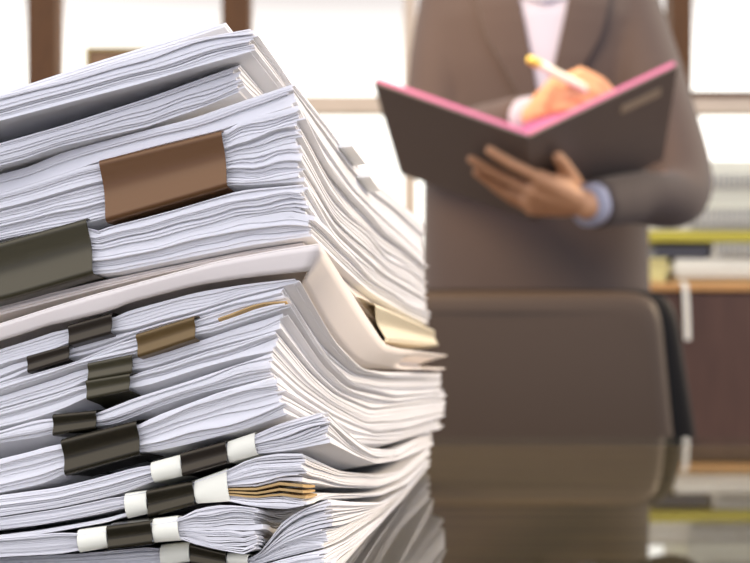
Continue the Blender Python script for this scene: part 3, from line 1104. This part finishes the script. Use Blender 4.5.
def over(px, py, Y, gap=0.036):
    return P(px, py, max(Y - 0.08, leafY(px, py) + gap))


PX, PY = 0.296, 1.93
tper = thing('person', (PX, PY, 0.0), 'person in dark suit and pale shirt, standing behind the chair and writing in a folder', 'person')
SH_L = Vector((0.148, PY + 0.01, 1.475))     # shoulder on the picture's left
SH_R = Vector((0.458, PY + 0.01, 1.475))
EL_L = Vector((0.108, PY - 0.09, 1.185))
EL_R = Vector((0.503, 1.708, 1.078))
WR_L = P(531, 118, 1.59)
WR_R = P(589, 205, 1.55)


def catmull(pts, n=6):
    pts = [Vector(p) for p in pts]
    out = []
    for i in range(len(pts) - 1):
        p0, p1, p2, p3 = pts[max(0, i - 1)], pts[i], pts[i + 1], pts[min(len(pts) - 1, i + 2)]
        for k in range(n):
            t = k / n
            out.append(0.5 * ((2 * p1) + (p2 - p0) * t + (2 * p0 - 5 * p1 + 4 * p2 - p3) * t * t + (3 * p1 - p0 - 3 * p2 + p3) * t ** 3))
    out.append(pts[-1])
    return out


body = MB()
# trunk, neck, legs (inside the clothes)
for x, hw in ((-0.07, 0.075), (0.0, 0.085), (0.07, 0.075)):
    body.chain([(PX + x, PY, 0.92), (PX + x, PY, 1.15), (PX + x * 1.1, PY, 1.36)], [0.085, 0.082, 0.08], 16)
body.chain([(PX - 0.16, PY + 0.01, 1.455), (PX, PY + 0.005, 1.46), (PX + 0.16, PY + 0.01, 1.455)], [0.04, 0.065, 0.04], 14)
body.chain([(PX, PY + 0.005, 1.44), (PX, PY - 0.012, 1.58)], [0.058, 0.055], 16)
for sx in (-1, 1):
    body.chain([(PX + sx * 0.085, PY, 0.92), (PX + sx * 0.095, PY - 0.005, 0.50), (PX + sx * 0.10, PY + 0.015, 0.09)], [0.075, 0.052, 0.034], 14)
    body.chain([(PX + sx * 0.10, PY + 0.03, 0.045), (PX + sx * 0.105, PY - 0.14, 0.035)], [0.034, 0.026], 12)
# head, looking down
hc = Vector((PX, PY - 0.035, 1.69))
body.ellipsoid(hc + Vector((0, 0.02, 0.02)), (0.076, 0.095, 0.105))
body.ellipsoid(hc + Vector((0, -0.012, -0.045)), (0.062, 0.075, 0.072))
body.chain([hc + Vector((0, -0.083, 0.01)), hc + Vector((0, -0.106, -0.03))], [0.010, 0.014], 10)      # nose
body.chain([hc + Vector((-0.022, -0.083, -0.062)), hc + Vector((0, -0.088, -0.062)), hc + Vector((0.022, -0.083, -0.062))], [0.005, 0.007, 0.005], 10)   # lips
body.ellipsoid(hc + Vector((0, -0.066, -0.098)), (0.022, 0.02, 0.018))                                  # chin
for sx in (-1, 1):
    body.ellipsoid(hc + Vector((sx * 0.078, 0.02, -0.01)), (0.010, 0.022, 0.032), 12, 8)                 # ears
    body.chain([hc + Vector((sx * 0.014, -0.078, 0.030)), hc + Vector((sx * 0.046, -0.066, 0.030))], [0.008, 0.006], 8)   # brows
# arms
for S_, E_, W_ in ((SH_L, EL_L, WR_L), (SH_R, EL_R, WR_R)):
    body.chain(catmull([S_, E_], 3) + [], [0.042, 0.040, 0.037, 0.034], 14)
    body.chain(catmull([E_, W_], 3), [0.036, 0.033, 0.028, 0.023], 14)


def hand(wrist, fingers, thumb, palm_r=0.0142, fr_=0.0085):
    for f in fingers:
        k = f[0]
        w = wrist + (k - wrist) * 0.05
        body.chain([w, wrist + (k - wrist) * 0.5, k], [palm_r * 1.1, palm_r * 1.15, palm_r * 0.95], 12)
        body.chain(f, [fr_ * 1.08, fr_, fr_ * 0.95, fr_ * 0.82], 12)
    body.chain([wrist] + thumb, [0.016, 0.016, 0.0125, 0.0105, 0.009], 12)


hand(WR_R, [[under(540, 178, 1.590), under(513, 165, 1.574), under(500, 157, 1.570), under(489, 150, 1.568)],
            [under(531, 190, 1.580), under(503, 177, 1.566), under(486, 168, 1.563), under(471, 159, 1.563)],
            [under(529, 199, 1.582), under(505, 190, 1.568), under(489, 181, 1.566), under(476, 172, 1.566)],
            [under(532, 207, 1.590), under(513, 199, 1.578), under(501, 191, 1.575), under(491, 184, 1.575)]],
     [under(580, 194, 1.628), under(573, 180, 1.596), under(565, 167, 1.566), under(558, 157, 1.548)])
hand(WR_L, [[over(556, 85, 1.575), over(581, 72, 1.553), over(600, 82, 1.545), over(613, 95, 1.545)],
            [over(552, 93, 1.578), over(578, 83, 1.553), over(597, 92, 1.545), over(608, 103, 1.545)],
            [over(549, 102, 1.583), over(574, 95, 1.558), over(592, 102, 1.552), over(601, 111, 1.552)],
            [over(547, 111, 1.590), over(568, 107, 1.565), over(584, 112, 1.560), over(591, 119, 1.560)]],
     [over(543, 100, 1.625), over(558, 86, 1.605), over(580, 87, 1.590), over(600, 96, 1.572)])
ob = obj('body', body, M['skin'], tper, smooth=True)
rm = ob.modifiers.new('Remesh', 'REMESH')
rm.mode = 'VOXEL'
rm.voxel_size = 0.0036
rm.use_smooth_shade = True
sm = ob.modifiers.new('Smooth', 'SMOOTH')
sm.iterations = 4
sm.factor = 0.5
for sx in (-1, 1):
    mb = MB()
    mb.ellipsoid(hc + Vector((sx * 0.030, -0.070, 0.010)), (0.012, 0.010, 0.009), 12, 8)
    obj('eye', mb, M['eye'], tper, smooth=True)
mb = MB()
mb.ellipsoid(hc + Vector((0, 0.032, 0.045)), (0.086, 0.098, 0.098))
mb.ellipsoid(hc + Vector((0, 0.055, 0.0)), (0.082, 0.072, 0.085))
oh = obj('hair', mb, M['hair'], tper, smooth=True)

# jacket
SEC = [(0.74, 0.0, 0.215, 0.135), (0.86, 0.0, 0.212, 0.132), (0.96, 0.0, 0.209, 0.125), (1.08, 0.0, 0.207, 0.118), (1.2, 0.0, 0.206, 0.122), (1.32, 0.0, 0.208, 0.124), (1.41, 0.0, 0.208, 0.116),
       (1.46, 0.003, 0.200, 0.100), (1.50, 0.006, 0.155, 0.082), (1.535, 0.008, 0.095, 0.070), (1.555, 0.01, 0.070, 0.064)]
JX = PX - 0.018 * 0


def jsec(z):
    zs = [s[0] for s in SEC]
    return [float(np.interp(z, zs, [s[k] for s in SEC])) for k in (1, 2, 3)]


def jfront(x, z, off=0.0):
    dy, hw, hd = jsec(z)
    q = min(0.98, abs((x - JX) / hw))
    return PY + dy - hd * (1 - q ** 2.4) ** (1 / 2.4) - off


jk = MB()
rings = []
for z, dy, hw, hd in SEC:
    r = []
    for i in range(36):
        a = 2 * math.pi * i / 36
        c, s = math.cos(a), math.sin(a)
        r.append((JX + hw * math.copysign(abs(c) ** (2 / 2.4), c), PY + dy + hd * math.copysign(abs(s) ** (2 / 2.4), s), z))
    rings.append(r)
jk.loft(rings)
for S_, E_, W_ in ((SH_L, EL_L, WR_L), (SH_R, EL_R, WR_R)):
    cuff = E_ + (W_ - E_) * 0.97
    pts = catmull([S_ + Vector((0, 0, -0.005)), S_ * 0.5 + E_ * 0.5 + Vector((math.copysign(0.008, E_.x - PX), 0.01, 0)), E_, E_ * 0.45 + cuff * 0.55, cuff], 6)
    rad = np.interp(np.linspace(0, 1, len(pts)), [0, 0.25, 0.5, 0.75, 1], [0.066, 0.060, 0.050, 0.041, 0.038])
    jk.chain(pts, list(rad), 18, False)
oj = obj('jacket', jk, M['suit'], tper, smooth=True)
rm = oj.modifiers.new('Remesh', 'REMESH')
rm.mode = 'VOXEL'
rm.voxel_size = 0.008
rm.use_smooth_shade = True
sm = oj.modifiers.new('Smooth', 'SMOOTH')
sm.iterations = 8
sm.factor = 0.6


def front_patch(poly_rows, off, th):
    """a cloth panel on the chest: rows of (z, x0, x1)"""
    rings = []
    m = 10
    for z, x0, x1 in poly_rows:
        f = [(x0 + (x1 - x0) * k / m) for k in range(m + 1)]
        rings.append([(x, jfront(x, z, off), z) for x in f] + [(x, jfront(x, z, off) + th, z) for x in f[::-1]])
    mb = MB()
    mb.loft(rings)
    return mb


YF = PY - 0.12
vz0 = EYE + (HY - 118) * YF / F
vz1 = EYE + (HY - 0) * YF / F
xv = (541 - CX) * YF / F
xl, xr = (520 - CX) * YF / F, (568 - CX) * YF / F
rows = []
for k in range(9):
    f = k / 8
    z = vz0 + (vz1 + 0.035 - vz0) * f
    g = (z - vz0) / (vz1 - vz0)
    rows.append((z, xv + (xl - xv) * g - 0.001, xv + (xr - xv) * g + 0.001))
obj('shirt', front_patch(rows, 0.006, 0.012), M['shirt'], tper, smooth=False)
for side in (0, 1):
    rows = []
    for k in range(9):
        f = k / 8
        z = vz0 - 0.02 + (vz1 + 0.045 - vz0) * f
        g = max(0, (z - vz0) / (vz1 - vz0))
        wdt = 0.012 + 0.06 * min(1, f * 1.5)
        e = xv + ((xl if side == 0 else xr) - xv) * g
        rows.append((z, e - wdt, e) if side == 0 else (z, e, e + wdt))
    obj('lapel', front_patch(rows, 0.012, 0.012), M['suit'], tper, smooth=False)
# shirt collar wings
for side in (-1, 1):
    mb = MB()
    z = vz1
    xm = (xl + xr) / 2
    a = Vector((xm, jfront(xm, z, 0.014), z - 0.004))
    mb.hexa([a, a + Vector((side * 0.042, 0.012, 0.012)), a + Vector((side * 0.052, 0.03, 0.06)), a + Vector((side * 0.012, 0.02, 0.05))],
            [p + Vector((0, -0.004, 0)) for p in (a, a + Vector((side * 0.042, 0.012, 0.012)), a + Vector((side * 0.052, 0.03, 0.06)), a + Vector((side * 0.012, 0.02, 0.05)))])
    obj('shirt_collar', mb, M['shirt'], tper)
for z in (vz0 - 0.05, vz0 - 0.16):
    mb = MB()
    mb.ellipsoid((xv, jfront(xv, z, 0.004), z), (0.010, 0.005, 0.010), 12, 6)
    obj('button', mb, M['button'], tper, smooth=True)
for E_, W_ in ((EL_L, WR_L), (EL_R, WR_R)):
    d = (W_ - E_)
    mb = MB()
    mb.chain([E_ + d * 0.86, E_ + d * 0.96, E_ + d * 1.02], [0.033, 0.033, 0.0325], 18, False)
    obj('shirt_cuff', mb, M['shirt'], tper, smooth=True)
tr = MB()
for sx in (-1, 1):
    tr.chain([(PX + sx * 0.085, PY, 0.90), (PX + sx * 0.10, PY - 0.005, 0.50), (PX + sx * 0.105, PY + 0.012, 0.07)], [0.108, 0.085, 0.068], 18, False)
tr.chain([(PX - 0.07, PY, 0.93), (PX + 0.07, PY, 0.93)], [0.11, 0.11], 16)
obj('trousers', tr, M['suit'], tper, smooth=True)
for sx in (-1, 1):
    mb = MB()
    mb.chain([(PX + sx * 0.105, PY + 0.04, 0.047), (PX + sx * 0.107, PY - 0.08, 0.044), (PX + sx * 0.11, PY - 0.18, 0.034)], [0.045, 0.043, 0.032], 14)
    obj('shoe', mb, M['shoe'], tper, smooth=True)

# ------------------------------------------------------------------ open folder and pen
tfo = thing('open_folder', S0, 'open dark folder with pink lining held by the person in the suit', 'folder')


def board(o_, a, d, th, n_up, m, name, lift=0.0, ext=0.0, parent=None):
    n = a.cross(d).normalized()
    if n.z < 0:
        n = -n
    q = [o_ - d * ext, o_ + a - d * ext, o_ + a + d, o_ + d]
    mb = MB()
    mb.hexa([p + n * lift for p in q], [p + n * (lift + th) for p in q])
    return obj(name, mb, M[m], parent or tfo)


cl_ = board(S0, A, D, 0.003, 0, 'folder', 'cover')
cr_ = board(S0, B, D, 0.003, 0, 'folder', 'cover')
up = Vector((0, 0, 1))
board(S0 + A * 0.008, A * 0.98, D, 0.006, 0, 'pink', 'pink_lining', lift=0.0035, ext=0.0)
board(S0 + B * 0.008, B * 0.985, D, 0.006, 0, 'pink', 'pink_lining', lift=0.0035, ext=0.0)
# spine gusset
mb = MB()
g0 = S0 + Vector((0, 0.001, 0.001))
for (p, q, r) in ((S0, S0 + A * 0.035 + up * 0.016, S0 + B * 0.23 + up * 0.012),):
    mb.hexa([p + Vector((0, 0.004, 0.003)), r + Vector((0, 0.004, 0)), q + Vector((0, 0.004, 0))], [p + D * 0.9 + Vector((0, 0, 0.003)), r + D * 0.9, q + D * 0.9])
obj('pink_lining', mb, M['pink'], tfo)
# beige label near the top edge of the right cover
n = B.cross(D).normalized()
if n.z > 0:
    n = -n
mb = MB()
lo = [S0 + B * a + D * b_ for a, b_ in ((0.63, 0.13), (0.90, 0.13), (0.90, 0.21), (0.63, 0.21))]
mb.hexa([p + n * 0.0002 for p in lo], [p + n * 0.0010 for p in lo])
setp(obj('label_strip', mb, M['label_tape'], cr_), 'beige label strip')

pa, pb = P(531, 60, 1.455), over(607, 100, 1.552, 0.026)
tpen = thing('pen', pb, 'white pen with a gold end held in the writing hand', 'pen')
mb = MB()
mb.chain([pa + (pb - pa) * 0.10, pa + (pb - pa) * 0.8, pb], [0.0058, 0.0058, 0.0015], 12)
obj('barrel', mb, M['pen'], tpen, smooth=True)
mb = MB()
mb.chain([pa, pa + (pb - pa) * 0.11], [0.0062, 0.0062], 12)
obj('pen_cap', mb, M['pen_gold'], tpen, smooth=True)

# ------------------------------------------------------------------ light
W = bpy.data.worlds.new('World')
SC.world = W
W.use_nodes = True
nt = W.node_tree
for nd_ in list(nt.nodes):
    nt.nodes.remove(nd_)
out = nt.nodes.new('ShaderNodeOutputWorld')
bg = nt.nodes.new('ShaderNodeBackground')
tcn = nt.nodes.new('ShaderNodeTexCoord')
sep = nt.nodes.new('ShaderNodeSeparateXYZ')
nt.links.new(tcn.outputs['Generated'], sep.inputs[0])
mr = nt.nodes.new('ShaderNodeMapRange')
mr.inputs['From Min'].default_value = -0.45
mr.inputs['From Max'].default_value = 0.75
nt.links.new(sep.outputs['Y'], mr.inputs['Value'])
front = nt.nodes.new('ShaderNodeValToRGB')    # sky beyond the windows, by height
el = front.color_ramp.elements
el[0].position, el[0].color = 0.0, (0.9, 0.85, 0.75, 1)
el[1].position, el[1].color = 1.0, (0.75, 0.72, 0.72, 1)
e2 = el.new(0.10)
e2.color = (2.0, 1.95, 1.8, 1)
e2 = el.new(0.235)
e2.color = (2.0, 1.92, 1.78, 1)
e2 = el.new(0.315)
e2.color = (0.68, 0.62, 0.60, 1)
nt.links.new(sep.outputs['Z'], front.inputs[0])
back = nt.nodes.new('ShaderNodeValToRGB')     # sky behind the camera, by height
el = back.color_ramp.elements
el[0].position, el[0].color = 0.0, (0.52, 0.56, 0.88, 1)
el[1].position, el[1].color = 1.0, (1.5, 1.47, 1.55, 1)
e2 = el.new(0.06)
e2.color = (0.60, 0.64, 0.88, 1)
e2 = el.new(0.22)
e2.color = (1.70, 1.71, 1.94, 1)
nt.links.new(sep.outputs['Z'], back.inputs[0])
mx = nt.nodes.new('ShaderNodeMixRGB')
nt.links.new(mr.outputs[0], mx.inputs['Fac'])
nt.links.new(back.outputs['Color'], mx.inputs['Color1'])
nt.links.new(front.outputs['Color'], mx.inputs['Color2'])
nt.links.new(mx.outputs[0], bg.inputs['Color'])
bg.inputs['Strength'].default_value = 1.0
nt.links.new(bg.outputs[0], out.inputs['Surface'])

sun = bpy.data.lights.new('Sun', 'SUN')
sun.energy = 2.0
sun.angle = math.radians(12)
sun.color = (1.0, 0.77, 0.50)
so = bpy.data.objects.new('sun_light', sun)
COL.objects.link(so)
dirv = Vector((0.80, 0.22, 0.42))
so.rotation_euler = dirv.to_track_quat('Z', 'Y').to_euler()
so.location = (3, 1, 3)

warm_fill = bpy.data.lights.new('WarmFill', 'AREA')  # added warm fill on the person, out of view, no real fixture
warm_fill.shape = 'DISK'
warm_fill.size = 0.35
warm_fill.energy = 11.5
warm_fill.color = (1.0, 0.68, 0.40)
lo_ = bpy.data.objects.new('added_warm_fill', warm_fill)
COL.objects.link(lo_)
lo_.location = (-0.2, 1.2, 1.75)
lo_.rotation_euler = (Vector((-0.2, 1.2, 1.75)) - Vector((0.28, 1.85, 1.2))).to_track_quat('Z', 'Y').to_euler()

# ------------------------------------------------------------------ camera and view
cam = bpy.data.cameras.new('Camera')
cam.lens = 50.0
cam.sensor_width = 36.0
cam.sensor_fit = 'HORIZONTAL'
cam.shift_y = (HY - 281.5) / 750.0
cam.clip_start = 0.01
cam.dof.use_dof = True
cam.dof.focus_distance = 0.315
cam.dof.aperture_fstop = 14.0
co = bpy.data.objects.new('Camera', cam)
COL.objects.link(co)
co.location = (0, 0, EYE)
co.rotation_euler = (math.radians(90), 0, 0)
SC.camera = co

SC.view_settings.view_transform = 'Standard'
SC.view_settings.look = 'None'
SC.view_settings.gamma = 1
SC.view_settings.exposure = 0.4
SC.view_settings.use_curve_mapping = False
